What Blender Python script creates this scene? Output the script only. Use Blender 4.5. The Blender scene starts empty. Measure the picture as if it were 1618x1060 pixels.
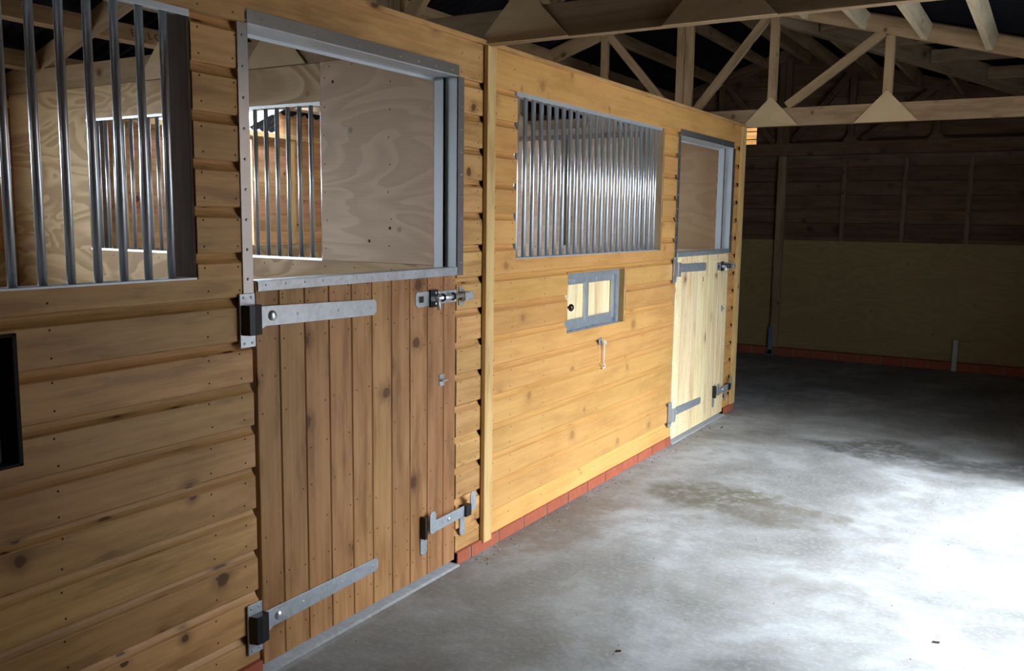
import bpy, bmesh, math, random
from mathutils import Vector, Matrix
R = random.Random(7)
C = bpy.context.scene.collection

# ------------------------------------------------------------------ mesh builder
class MB:
    def __init__(s):
        s.v = []; s.f = []; s.m = []; s.uv = []; s.t = []; s.sm = []
    def face(s, pts, frame, off, tint, mi=0, smooth=False):
        g, side = frame
        base = len(s.v); s.v += [tuple(p) for p in pts]
        s.f.append(tuple(range(base, base + len(pts))))
        s._meta(pts, g, off, tint, mi, smooth)
    def _meta(s, pts, g, off, tint, mi, smooth):
        n = Vector((0, 0, 0))
        for i in range(len(pts)):
            a = Vector(pts[i]); b = Vector(pts[(i + 1) % len(pts)])
            n += a.cross(b)
        n = n.normalized() if n.length > 0 else Vector((1, 0, 0))
        g = Vector(g)
        if abs(n.dot(g)) > .9:
            a = Vector((0, 0, 1)) if abs(g.z) < .9 else Vector((0, 1, 0)); u = g.cross(a).normalized(); w = g.cross(u)
            uv = [(Vector(p).dot(u) * .3 + off[0], Vector(p).dot(w) + off[1]) for p in pts]
        else:
            w = n.cross(g).normalized()
            # keep a stable sign so wrap-around faces share the pattern
            uv = [(Vector(p).dot(g) + off[0], Vector(p).dot(w) + off[1]) for p in pts]
        s.uv.append(uv); s.t.append(tint); s.m.append(mi); s.sm.append(smooth)
    def shared(s, verts, faces, g, mi=0, tint=None, off=None, smooth=False):
        if tint is None: tint = R.random()
        if off is None: off = (R.uniform(0, 40), R.uniform(0, 40))
        base = len(s.v); s.v += [tuple(p) for p in verts]
        for k, f in enumerate(faces):
            s.f.append(tuple(base + i for i in f))
            sm = smooth[k] if isinstance(smooth, list) else smooth
            s._meta([verts[i] for i in f], g, off, tint, mi, sm)
    def box(s, x0, x1, y0, y1, z0, z1, g='y', mi=0, tint=None, off=None):
        x0, x1 = sorted((x0, x1)); y0, y1 = sorted((y0, y1)); z0, z1 = sorted((z0, z1))
        V = [(x, y, z) for x in (x0, x1) for y in (y0, y1) for z in (z0, z1)]
        F = [(0, 1, 3, 2), (4, 6, 7, 5), (0, 4, 5, 1), (2, 3, 7, 6), (0, 2, 6, 4), (1, 5, 7, 3)]
        s.shared(V, F, {'x': (1, 0, 0), 'y': (0, 1, 0), 'z': (0, 0, 1)}[g], mi, tint, off); return s
    def bar(s, p0, p1, w, d, up=(0, 0, 1), mi=0, tint=None):
        """square timber p0->p1: w across (horizontal), d along up-ish"""
        p0 = Vector(p0); p1 = Vector(p1); a = (p1 - p0).normalized(); up = Vector(up)
        sd = a.cross(up).normalized(); u2 = sd.cross(a).normalized()
        V = []
        for p in (p0, p1):
            for i, j in ((-1, -1), (1, -1), (1, 1), (-1, 1)):
                V.append(p + sd * (i * w / 2) + u2 * (j * d / 2))
        F = [(0, 3, 2, 1), (4, 5, 6, 7), (0, 1, 5, 4), (1, 2, 6, 5), (2, 3, 7, 6), (3, 0, 4, 7)]
        s.shared(V, F, tuple(a), mi, tint); return s
    def prism(s, prof, ax, a0, a1, g=None, mi=0, tint=None, off=None, smooth=False):
        """closed profile extruded along axis ax. prof: 2D pts in the other two axes (cyclic order x,y,z)"""
        def P(q, a):
            return {'x': (a, q[0], q[1]), 'y': (q[0], a, q[1]), 'z': (q[0], q[1], a)}[ax]
        n = len(prof); V = [P(q, a0) for q in prof] + [P(q, a1) for q in prof]
        F = [(i, (i + 1) % n, n + (i + 1) % n, n + i) for i in range(n)] + [tuple(range(n))[::-1], tuple(range(n, 2 * n))]
        gg = {'x': (1, 0, 0), 'y': (0, 1, 0), 'z': (0, 0, 1)}[g or ax]
        s.shared(V, F, gg, mi, tint, off, [smooth] * n + [False, False]); return s
    def cyl(s, p0, p1, r, n=14, mi=0, r1=None, smooth=True, tint=None):
        p0 = Vector(p0); p1 = Vector(p1); a = (p1 - p0).normalized(); r1 = r if r1 is None else r1
        t = Vector((0, 0, 1)) if abs(a.z) < .9 else Vector((1, 0, 0)); u = a.cross(t).normalized(); w = a.cross(u)
        V = [p + (u * math.cos(2 * math.pi * i / n) + w * math.sin(2 * math.pi * i / n)) * rr for p, rr in ((p0, r), (p1, r1)) for i in range(n)]
        F = [(i, n + i, n + (i + 1) % n, (i + 1) % n) for i in range(n)] + [tuple(range(n)), tuple(range(n, 2 * n))[::-1]]
        s.shared(V, F, tuple(a), mi, tint, None, [smooth] * n + [False, False]); return s
    def dome(s, c, axis, r, h, n=14, k=4, mi=0):
        c = Vector(c); a = Vector(axis).normalized(); t = Vector((0, 0, 1)) if abs(a.z) < .9 else Vector((1, 0, 0))
        u = a.cross(t).normalized(); w = a.cross(u); V = []
        for j in range(k):
            ph = j / k * math.pi / 2
            for i in range(n):
                th = 2 * math.pi * i / n
                V.append(c + (u * math.cos(th) + w * math.sin(th)) * r * math.cos(ph) + a * h * math.sin(ph))
        V.append(c + a * h); F = []
        for j in range(k - 1):
            for i in range(n):
                F.append((j * n + i, (j + 1) * n + i, (j + 1) * n + (i + 1) % n, j * n + (i + 1) % n))
        for i in range(n): F.append(((k - 1) * n + i, len(V) - 1, (k - 1) * n + (i + 1) % n))
        F.append(tuple(range(n)))
        s.shared(V, F, tuple(u), mi, 0, None, [True] * (len(F) - 1) + [False]); return s
    def tube(s, pts, r, n=10, mi=0):
        pts = [Vector(p) for p in pts]; rings = []
        for i, p in enumerate(pts):
            d = (pts[min(i + 1, len(pts) - 1)] - pts[max(i - 1, 0)]).normalized()
            t = Vector((1, .02, 0)) if abs(d.x) < .9 else Vector((0, 0, 1)); u = d.cross(t).normalized(); w = d.cross(u)
            rings.append([p + (u * math.cos(2 * math.pi * k / n) + w * math.sin(2 * math.pi * k / n)) * r for k in range(n)])
        V = [q for ring in rings for q in ring]; F = []
        for i in range(len(pts) - 1):
            for k in range(n): F.append((i * n + k, (i + 1) * n + k, (i + 1) * n + (k + 1) % n, i * n + (k + 1) % n))
        F.append(tuple(range(n))); F.append(tuple(range((len(pts) - 1) * n, len(pts) * n)))
        s.shared(V, F, (0, 0, 1), mi, 0, None, True); return s
    def build(s, name, mats, parent=None, bevel=0):
        me = bpy.data.meshes.new(name); me.from_pydata(s.v, [], s.f)
        uvl = me.uv_layers.new(name='UVMap'); ca = me.attributes.new('tint', 'FLOAT', 'FACE')
        k = 0
        for i, p in enumerate(me.polygons):
            for j in range(len(s.f[i])):
                uvl.data[k].uv = s.uv[i][j]; k += 1
            ca.data[i].value = s.t[i]; p.material_index = s.m[i]; p.use_smooth = s.sm[i]
        if not isinstance(mats, (list, tuple)): mats = [mats]
        for m in mats: me.materials.append(m)
        bm = bmesh.new(); bm.from_mesh(me); bmesh.ops.recalc_face_normals(bm, faces=bm.faces); bm.to_mesh(me); bm.free()
        me.update()
        o = bpy.data.objects.new(name, me); C.objects.link(o)
        if parent is not None: o.parent = parent; o.matrix_parent_inverse = parent.matrix_world.inverted()
        if bevel:
            b = o.modifiers.new('bevel', 'BEVEL'); b.width = bevel; b.segments = 2; b.limit_method = 'ANGLE'; b.angle_limit = math.radians(50)
        return o

def struct(o): o['kind'] = 'structure'; return o
def tag(o, label, cat, group=None):
    o['label'] = label; o['category'] = cat; o['kind'] = 'thing'
    if group: o['group'] = group
    return o
def thing(name, loc, label, cat, group=None):
    o = bpy.data.objects.new(name, None); o.location = loc; o.empty_display_size = .1; C.objects.link(o)
    o.matrix_world = Matrix.Translation(loc); return tag(o, label, cat, group)
def sempty(name, loc):
    o = bpy.data.objects.new(name, None); o.matrix_world = Matrix.Translation(loc); o.empty_display_size = .1; C.objects.link(o); return struct(o)

# ------------------------------------------------------------------ materials
class NT:
    def __init__(s, name):
        s.m = bpy.data.materials.new(name); s.m.use_nodes = True; s.t = s.m.node_tree; s.t.nodes.clear()
        s.out = s.t.nodes.new('ShaderNodeOutputMaterial'); s.b = s.t.nodes.new('ShaderNodeBsdfPrincipled')
        s.t.links.new(s.b.outputs[0], s.out.inputs[0])
    def n(s, typ, ins=None, **kw):
        x = s.t.nodes.new(typ)
        for k, v in kw.items(): setattr(x, k, v)
        for k, v in (ins or {}).items():
            if isinstance(v, bpy.types.NodeSocket): s.t.links.new(v, x.inputs[k])
            else: x.inputs[k].default_value = v
        return x
    def math(s, op, a, b=0.0, c=None, clamp=False):
        ins = {0: a, 1: b}
        if c is not None: ins[2] = c
        return s.n('ShaderNodeMath', ins, operation=op, use_clamp=clamp).outputs[0]
    def mix(s, f, a, b, blend='MIX'):
        x = s.n('ShaderNodeMix', None, data_type='RGBA', blend_type=blend)
        for k, v in ((0, f), (6, a), (7, b)):
            if isinstance(v, bpy.types.NodeSocket): s.t.links.new(v, x.inputs[k])
            else: x.inputs[k].default_value = v if k == 0 else (*v, 1) if len(v) == 3 else v
        return x.outputs[2]
    def ss(s, v, lo, hi):
        return s.n('ShaderNodeMapRange', {0: v, 1: lo, 2: hi, 3: 0.0, 4: 1.0}, interpolation_type='SMOOTHSTEP').outputs[0]
    def set(s, **k):
        for a, v in k.items():
            a = a.replace('_', ' ')
            if isinstance(v, bpy.types.NodeSocket): s.t.links.new(v, s.b.inputs[a])
            else: s.b.inputs[a].default_value = v
    def bump(s, h, st, d=.002):
        x = s.n('ShaderNodeBump', {'Strength': st, 'Distance': d, 'Height': h}); s.t.links.new(x.outputs[0], s.b.inputs['Normal'])

def wood(name, light, dark, knotc=(.10, .035, .012), knot=.75, var=.25, rough=.5, redvar=.0, knotscale=4.2, grainc=.38, mott=1.):
    w = NT(name); uv = w.n('ShaderNodeUVMap').outputs[0]
    tint = w.n('ShaderNodeAttribute', attribute_name='tint').outputs['Fac']
    sep = w.n('ShaderNodeSeparateXYZ', {0: uv})
    # knots: isotropic voronoi, thinned by cell colour
    vk = w.n('ShaderNodeTexVoronoi', {'Vector': uv, 'Scale': knotscale, 'Randomness': 1.0}, voronoi_dimensions='2D')
    d = vk.outputs['Distance']; keep = w.math('GREATER_THAN', w.n('ShaderNodeSeparateColor', {0: vk.outputs['Color']}).outputs[0], knot)
    size = w.n('ShaderNodeSeparateColor', {0: vk.outputs['Color']}).outputs[1]
    dn = w.n('ShaderNodeTexNoise', {'Vector': uv, 'Scale': 30., 'Detail': 2.}, noise_dimensions='2D').outputs[0]
    dd = w.math('ADD', d, w.math('MULTIPLY', w.math('SUBTRACT', dn, .5), .06))
    dd = w.math('DIVIDE', dd, w.math('ADD', .55, w.math('MULTIPLY', size, .9)))
    core = w.math('MULTIPLY', w.math('SUBTRACT', 1.0, w.ss(dd, .052, .080)), keep)
    halo = w.math('MULTIPLY', w.math('SUBTRACT', 1.0, w.ss(dd, .03, .22)), keep)
    # grain coordinates pushed around the knots
    off = w.math('MULTIPLY', halo, .05)
    low = w.n('ShaderNodeTexNoise', {'Vector': w.n('ShaderNodeVectorMath', {0: uv, 1: (1.1, 2.5, 1)}, operation='MULTIPLY').outputs[0], 'Scale': 1.3, 'Detail': 2.}, noise_dimensions='2D').outputs[0]
    gv = w.math('ADD', w.math('ADD', sep.outputs[1], off), w.math('MULTIPLY', low, .03))
    gc = w.n('ShaderNodeCombineXYZ', {0: w.math('MULTIPLY', sep.outputs[0], .9), 1: w.math('MULTIPLY', gv, 60.)}).outputs[0]
    g1 = w.n('ShaderNodeTexNoise', {'Vector': gc, 'Scale': 1., 'Detail': 3., 'Roughness': .55}, noise_dimensions='2D').outputs[0]
    fc = w.n('ShaderNodeCombineXYZ', {0: w.math('MULTIPLY', sep.outputs[0], 14.), 1: w.math('MULTIPLY', gv, 420.)}).outputs[0]
    g2 = w.n('ShaderNodeTexNoise', {'Vector': fc, 'Scale': 1., 'Detail': 1.}, noise_dimensions='2D').outputs[0]
    blot = w.n('ShaderNodeTexNoise', {'Vector': w.n('ShaderNodeVectorMath', {0: uv, 1: (2.2, 7., 1)}, operation='MULTIPLY').outputs[0], 'Scale': 1., 'Detail': 3., 'Roughness': .6}, noise_dimensions='2D').outputs[0]
    f = w.math('MULTIPLY', w.ss(g1, .36, .68), grainc)
    f = w.math('ADD', f, w.math('MULTIPLY', w.math('SUBTRACT', g2, .5), .22), clamp=True)
    f = w.math('ADD', f, w.math('MULTIPLY', w.ss(blot, .42, .72), .5), clamp=True)
    col = w.mix(f, light, dark)
    bl2 = w.n('ShaderNodeTexNoise', {'Vector': w.n('ShaderNodeVectorMath', {0: uv, 1: (1.3, 9., 1)}, operation='MULTIPLY').outputs[0], 'Scale': 1.7, 'Detail': 4., 'Roughness': .62}, noise_dimensions='2D').outputs[0]
    col = w.mix(w.math('MULTIPLY', w.ss(bl2, .46, .66), .38 * mott), col, tuple(min(1, c * 1.22 + .03) for c in light))
    col = w.mix(w.math('MULTIPLY', w.math('SUBTRACT', 1.0, w.ss(bl2, .32, .46)), .45 * mott), col, tuple(c * .62 for c in dark))
    streak = w.math('MULTIPLY', halo, w.ss(blot, .25, .55))
    col = w.mix(w.math('MULTIPLY', streak, .7 * mott), col, tuple(c * .42 for c in dark))
    col = w.mix(w.math('MULTIPLY', core, .85 * min(1, mott + .2)), col, knotc)
    val = w.math('ADD', 1 - var / 2, w.math('MULTIPLY', tint, var))
    hsv = w.n('ShaderNodeHueSaturation', {'Hue': w.math('ADD', .5 - redvar / 2, w.math('MULTIPLY', w.math('FRACT', w.math('MULTIPLY', tint, 7.3)), redvar)), 'Saturation': 1.0, 'Value': val, 'Color': col})
    w.set(Base_Color=hsv.outputs[0], Roughness=rough, Specular_IOR_Level=.3)
    w.bump(w.math('ADD', w.math('MULTIPLY', g1, .6), w.math('MULTIPLY', g2, .4)), .35, .0012)
    return w.m

def ply(name, light, dark, rough=.6, sx=1.3, sy=4.2, bands=7., amt=.8):
    w = NT(name); uv = w.n('ShaderNodeUVMap').outputs[0]
    st = w.n('ShaderNodeVectorMath', {0: uv, 1: (sx, sy, 1)}, operation='MULTIPLY').outputs[0]
    n1 = w.n('ShaderNodeTexNoise', {'Vector': st, 'Scale': 1., 'Detail': 2.5, 'Roughness': .5, 'Distortion': .5}, noise_dimensions='2D').outputs[0]
    fr = w.math('FRACT', w.math('MULTIPLY', n1, bands))
    saw = w.math('MULTIPLY', w.ss(fr, .0, .75), w.math('SUBTRACT', 1.0, w.ss(fr, .88, 1.0)))
    fine = w.n('ShaderNodeTexNoise', {'Vector': w.n('ShaderNodeVectorMath', {0: uv, 1: (6, 160, 1)}, operation='MULTIPLY').outputs[0], 'Scale': 1., 'Detail': 2.}, noise_dimensions='2D').outputs[0]
    big = w.n('ShaderNodeTexNoise', {'Vector': uv, 'Scale': 1.4, 'Detail': 2.}, noise_dimensions='2D').outputs[0]
    vk = w.n('ShaderNodeTexVoronoi', {'Vector': uv, 'Scale': 3.2}, voronoi_dimensions='2D')
    keep = w.math('GREATER_THAN', w.n('ShaderNodeSeparateColor', {0: vk.outputs['Color']}).outputs[0], .75)
    core = w.math('MULTIPLY', w.math('SUBTRACT', 1.0, w.ss(vk.outputs['Distance'], .02, .06)), keep)
    f = w.math('ADD', w.math('MULTIPLY', saw, amt), w.math('MULTIPLY', w.math('SUBTRACT', fine, .5), .5), clamp=True)
    f = w.math('ADD', f, w.math('MULTIPLY', w.math('SUBTRACT', big, .5), .7), clamp=True)
    col = w.mix(f, light, dark); col = w.mix(w.math('MULTIPLY', core, .45), col, tuple(c * .3 for c in dark))
    w.set(Base_Color=col, Roughness=rough, Specular_IOR_Level=.25); w.bump(fine, .15, .001)
    return w.m

def galv(name, col=(.50, .54, .58), rough=.33, metal=.62, spangle=60., var=.17, bump=.06):
    w = NT(name); co = w.n('ShaderNodeTexCoord').outputs['Object']
    v = w.n('ShaderNodeTexVoronoi', {'Vector': co, 'Scale': spangle}); c = w.n('ShaderNodeSeparateColor', {0: v.outputs['Color']}).outputs[0]
    n = w.n('ShaderNodeTexNoise', {'Vector': co, 'Scale': 14., 'Detail': 4.}).outputs[0]
    k = .5 if spangle >= 30 else 0.
    f = w.math('ADD', w.math('MULTIPLY', c, k), w.math('MULTIPLY', n, 1.1 - k), clamp=True)
    w.set(Base_Color=w.mix(f, tuple(x * (1 - var) for x in col), tuple(min(1, x * (1 + var)) for x in col)), Metallic=metal,
          Roughness=w.math('ADD', rough - k * .16, w.math('MULTIPLY', f, .4 * k)))
    
    if bump: w.bump(n, bump, .001)
    return w.m

def plain(name, col, rough=.6, metal=0., var=.15, sc=20., spec=.3):
    w = NT(name); co = w.n('ShaderNodeTexCoord').outputs['Object']
    n = w.n('ShaderNodeTexNoise', {'Vector': co, 'Scale': sc, 'Detail': 4.}).outputs[0]
    w.set(Base_Color=w.mix(n, tuple(x * (1 - var) for x in col), tuple(x * (1 + var) for x in col)), Roughness=rough, Metallic=metal, Specular_IOR_Level=spec)
    w.bump(n, .2, .002); return w.m

M = {}
M['clad'] = wood('treated_cladding', (.60, .335, .125), (.42, .215, .072), knot=.48, var=.20, redvar=.008, rough=.45)
M['clad2'] = wood('fresh_treated_cladding', (.66, .355, .115), (.52, .255, .075), knotc=(.30, .13, .04), knot=.66, var=.2, redvar=.01, rough=.45, grainc=.3, mott=.45)
M['doorwood'] = wood('treated_door_planks', (.44, .225, .090), (.29, .13, .046), knot=.50, var=.22, redvar=.014, rough=.5)
M['doorpale'] = wood('pale_new_planks', (.93, .72, .44), (.82, .57, .28), knotc=(.32, .16, .06), knot=.82, var=.16, rough=.5, redvar=.02)
M['strip'] = wood('cover_strip_pine', (.70, .47, .20), (.56, .33, .12), knot=.9, var=.1)
M['timber'] = wood('truss_timber', (.38, .255, .14), (.26, .16, .08), knot=.7, var=.28, rough=.65, knotscale=5.)
M['lit_timber'] = wood('daylit_purlin_timber', (.66, .55, .38), (.52, .40, .25), knot=.84, var=.15, rough=.65)  # purlin timber paled to hold the daylight thrown up over the aisle
M['core'] = wood('frame_timber', (.22, .16, .11), (.14, .095, .065), knot=.9, var=.2, rough=.7)
M['stablewood'] = wood('stable_shiplap', (.62, .33, .16), (.46, .21, .09), knot=.8, var=.25, redvar=.02)
M['darkwood'] = wood('shaded_boards', (.17, .09, .05), (.11, .055, .03), knot=.8, var=.3, rough=.7)  # dark tone puts the back end's shade into the boards
M['ply'] = ply('shuttering_ply', (.56, .40, .22), (.36, .225, .11), amt=.9)
M['plygrey'] = ply('smooth_ply', (.66, .485, .35), (.50, .35, .24), sx=1.1, sy=3.6, bands=7., amt=.65)
M['kick'] = ply('shaded_kickboard_ply', (.36, .25, .115), (.27, .18, .08), sy=5., amt=.5)  # ply darkened to hold the shade along the end wall
M['darktimber'] = wood('shaded_timber', (.24, .165, .10), (.17, .11, .065), knot=.8, rough=.75)  # truss timber darkened, shade of the wing roof put into its colour
M['gusset'] = ply('gusset_ply', (.58, .43, .25), (.47, .33, .18), bands=4., amt=.4)
M['galv'] = galv('galvanised_steel')
M['bright'] = galv('bright_bar_steel', (.80, .83, .87), rough=.30, metal=.82, spangle=9., var=.06, bump=0)
M['channel'] = galv('zinc_channel', (.46, .48, .49), rough=.27, metal=.85, spangle=6., var=.08, bump=0)
M['zinc'] = galv('reveal_zinc', (.56, .59, .62), rough=.42, metal=.45, spangle=12., var=.06, bump=0)
M['black'] = plain('black_iron', (.02, .02, .022), .35, .3, spec=.5)
M['nail'] = plain('nail_hole', (.045, .022, .01), .7)
M['seat'] = plain('dark_gap', (.03, .018, .01), .9)
M['knob'] = plain('black_plastic', (.012, .012, .013), .15, 0, spec=.6)
M['ink'] = plain('stamp_ink', (.13, .045, .04), .8)
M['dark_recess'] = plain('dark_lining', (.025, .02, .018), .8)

def brick_mat():
    w = NT('red_brick'); co = w.n('ShaderNodeTexCoord').outputs['Object']; t = w.n('ShaderNodeAttribute', attribute_name='tint').outputs['Fac']
    n = w.n('ShaderNodeTexNoise', {'Vector': co, 'Scale': 35., 'Detail': 5.}).outputs[0]
    c = w.mix(n, (.30, .065, .03), (.48, .13, .06)); c = w.mix(t, c, w.mix(.35, c, (.2, .05, .03)))
    w.set(Base_Color=c, Roughness=.8); w.bump(n, .5, .003); return w.m
M['brick'] = brick_mat()
M['mortar'] = plain('mortar', (.26, .21, .17), .9, sc=60)

def roof_mat():
    w = NT('black_corrugated_sheet'); co = w.n('ShaderNodeTexCoord').outputs['Object']
    n = w.n('ShaderNodeTexNoise', {'Vector': co, 'Scale': 9., 'Detail': 4.}).outputs[0]
    w.set(Base_Color=w.mix(n, (.006, .006, .008), (.011, .011, .014)), Roughness=.9, Specular_IOR_Level=.05); return w.m
M['roof'] = roof_mat()

def rooflight_mat():
    w = NT('clear_rooflight'); tr = w.n('ShaderNodeBsdfTransparent', {0: (.93, .96, 1, 1)}); tl = w.n('ShaderNodeBsdfTranslucent', {0: (.9, .93, .97, 1)})
    mx = w.n('ShaderNodeMixShader', {0: .10, 1: tr.outputs[0], 2: tl.outputs[0]}); w.t.links.new(mx.outputs[0], w.out.inputs[0]); return w.m
M['rooflight'] = rooflight_mat()

def concrete():
    w = NT('brushed_concrete'); co = w.n('ShaderNodeTexCoord').outputs['Object']
    nz = lambda sc, det=4., dist=0., v=co, r=.55: w.n('ShaderNodeTexNoise', {'Vector': v, 'Scale': sc, 'Detail': det, 'Distortion': dist, 'Roughness': r}).outputs[0]
    a = nz(1.5, 6., .4, r=.62); b = nz(7., 6.); c = nz(45., 3.); s = nz(150., 2.)
    brush = nz(1., 2., 0., w.n('ShaderNodeMapping', {'Vector': co, 'Rotation': (0, 0, math.radians(20)), 'Scale': (8, 150, 1)}).outputs[0])
    col = w.mix(w.ss(a, .34, .66), (.17, .165, .155), (.37, .375, .375))
    col = w.mix(w.math('MULTIPLY', w.ss(b, .42, .68), .7), col, (.22, .21, .19))
    col = w.mix(w.math('MULTIPLY', w.ss(c, .45, .75), .18), col, (.56, .57, .58))
    col = w.mix(w.math('MULTIPLY', w.ss(s, .60, .72), .45), col, (.13, .12, .11))
    brk = w.math('ADD', .45, w.math('MULTIPLY', w.ss(nz(13., 6., .3, r=.7), .36, .58), .6))
    # damp and dirt patches, with broad darker patches across the far floor
    wob = w.n('ShaderNodeVectorMath', {0: w.n('ShaderNodeTexNoise', {'Vector': co, 'Scale': 2.6, 'Detail': 5.}).outputs['Color'], 1: (.5, .5, .5)}, operation='SUBTRACT').outputs[0]
    wob = w.n('ShaderNodeVectorMath', {0: wob, 3: .9}, operation='SCALE').outputs[0]
    pc = w.n('ShaderNodeVectorMath', {0: co, 1: wob}, operation='ADD').outputs[0]
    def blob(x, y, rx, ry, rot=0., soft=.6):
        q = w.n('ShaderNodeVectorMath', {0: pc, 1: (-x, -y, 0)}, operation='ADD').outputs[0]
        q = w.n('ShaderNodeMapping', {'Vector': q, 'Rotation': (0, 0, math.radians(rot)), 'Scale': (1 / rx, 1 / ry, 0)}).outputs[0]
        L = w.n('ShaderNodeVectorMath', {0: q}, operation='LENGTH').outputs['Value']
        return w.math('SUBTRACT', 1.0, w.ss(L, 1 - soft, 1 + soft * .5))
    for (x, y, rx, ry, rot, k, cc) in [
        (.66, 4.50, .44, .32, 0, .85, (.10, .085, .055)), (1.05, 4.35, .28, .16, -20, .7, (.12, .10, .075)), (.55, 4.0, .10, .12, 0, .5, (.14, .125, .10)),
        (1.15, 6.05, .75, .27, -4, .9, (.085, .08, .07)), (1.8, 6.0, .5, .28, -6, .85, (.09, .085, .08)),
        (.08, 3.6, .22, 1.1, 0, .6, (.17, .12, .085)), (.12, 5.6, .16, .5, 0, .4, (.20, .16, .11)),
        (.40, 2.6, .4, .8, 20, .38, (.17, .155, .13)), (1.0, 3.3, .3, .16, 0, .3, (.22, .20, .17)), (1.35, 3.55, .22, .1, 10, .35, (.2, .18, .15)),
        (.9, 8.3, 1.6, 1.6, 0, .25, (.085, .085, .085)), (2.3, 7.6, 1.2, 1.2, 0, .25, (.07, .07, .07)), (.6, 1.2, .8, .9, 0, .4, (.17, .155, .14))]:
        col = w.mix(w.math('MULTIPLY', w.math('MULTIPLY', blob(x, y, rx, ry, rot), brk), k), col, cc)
    # hoof and boot prints
    def ring(x, y, r, k=.5):
        q = w.n('ShaderNodeVectorMath', {0: w.n('ShaderNodeVectorMath', {0: pc, 1: co}, operation='ADD').outputs[0], 3: .5}, operation='SCALE').outputs[0]
        q = w.n('ShaderNodeVectorMath', {0: q, 1: (-x, -y, 0)}, operation='ADD').outputs[0]
        q = w.n('ShaderNodeVectorMath', {0: q, 1: (1, .8, 0)}, operation='MULTIPLY').outputs[0]
        L = w.n('ShaderNodeVectorMath', {0: q}, operation='LENGTH').outputs['Value']
        return w.math('MULTIPLY', w.math('SUBTRACT', 1.0, w.ss(w.math('ABSOLUTE', w.math('SUBTRACT', L, r * .7)), r * .25, r * .7)), k)
    for (x, y) in ((1.48, 4.85), (1.53, 4.62), (1.68, 5.12), (1.62, 5.5), (1.78, 5.35), (1.62, 4.22), (1.78, 4.38), (1.9, 4.25), (1.55, 3.95), (1.72, 4.9)):
        col = w.mix(ring(x, y, .05, .3), col, (.2, .195, .19))
    w.set(Base_Color=col, Roughness=w.math('ADD', .62, w.math('MULTIPLY', a, .25)), Specular_IOR_Level=.35)
    h = w.math('ADD', w.math('MULTIPLY', c, .6), w.math('ADD', w.math('MULTIPLY', brush, .5), w.math('MULTIPLY', s, .4)))
    w.bump(h, .55, .004); return w.m
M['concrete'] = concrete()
M['kerb'] = plain('pale_threshold_concrete', (.34, .345, .35), .8, sc=45, var=.3)
M['gravel'] = plain('yard_gravel', (.42, .41, .39), .95, sc=30, var=.3)

# ------------------------------------------------------------------ layout numbers
WTOP = 2.15
PITCH = .132
OPEN = {'win1': (.02, 1.693, 1.268, 2.0), 'hatch1': (.41, 1.167, .853, 1.17), 'door1': (1.885, 2.97, 0, 2.04),
        'win2': (3.43, 5.16, 1.27, 2.0), 'hatch2': (3.938, 4.645, .882, 1.182), 'door2': (5.415, 6.50, 0, 2.02)}

def subtract(y0, y1, z0, z1, ops):
    """intervals of y left free of openings over z band (full overlap test by z midpoint slices)"""
    cuts = sorted({z0, z1} | {z for o in ops for z in (o[2], o[3]) if z0 < z < z1})
    res = []
    for a, b in zip(cuts[:-1], cuts[1:]):
        iv = [(y0, y1)]
        for o in ops:
            if o[2] < (a + b) / 2 < o[3]:
                nv = []
                for p, q in iv:
                    if o[1] <= p or o[0] >= q: nv.append((p, q)); continue
                    if o[0] > p: nv.append((p, o[0]))
                    if o[1] < q: nv.append((o[1], q))
                iv = nv
        res += [(p, q, a, b) for p, q in iv if q - p > .005]
    return res

def by_columns(y0, y1, z0, z1, ops):
    ys = sorted({y0, y1} | {y for o in ops if o[2] < z1 and o[3] > z0 for y in (o[0], o[1]) if y0 < y < y1}); runs = []
    for p, q in zip(ys[:-1], ys[1:]):
        zi = [(z0, z1)]
        for o in ops:
            if o[0] < (p + q) / 2 < o[1]:
                nz = []
                for a, b in zi:
                    if o[3] <= a or o[2] >= b: nz.append((a, b)); continue
                    if o[2] > a + .003: nz.append((a, o[2]))
                    if o[3] < b - .003: nz.append((o[3], b))
                zi = nz
        if runs and runs[-1][2] == zi: runs[-1] = (runs[-1][0], q, zi)
        else: runs.append((p, q, zi))
    return [(p, q, a, b) for p, q, zi in runs for a, b in zi]

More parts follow.
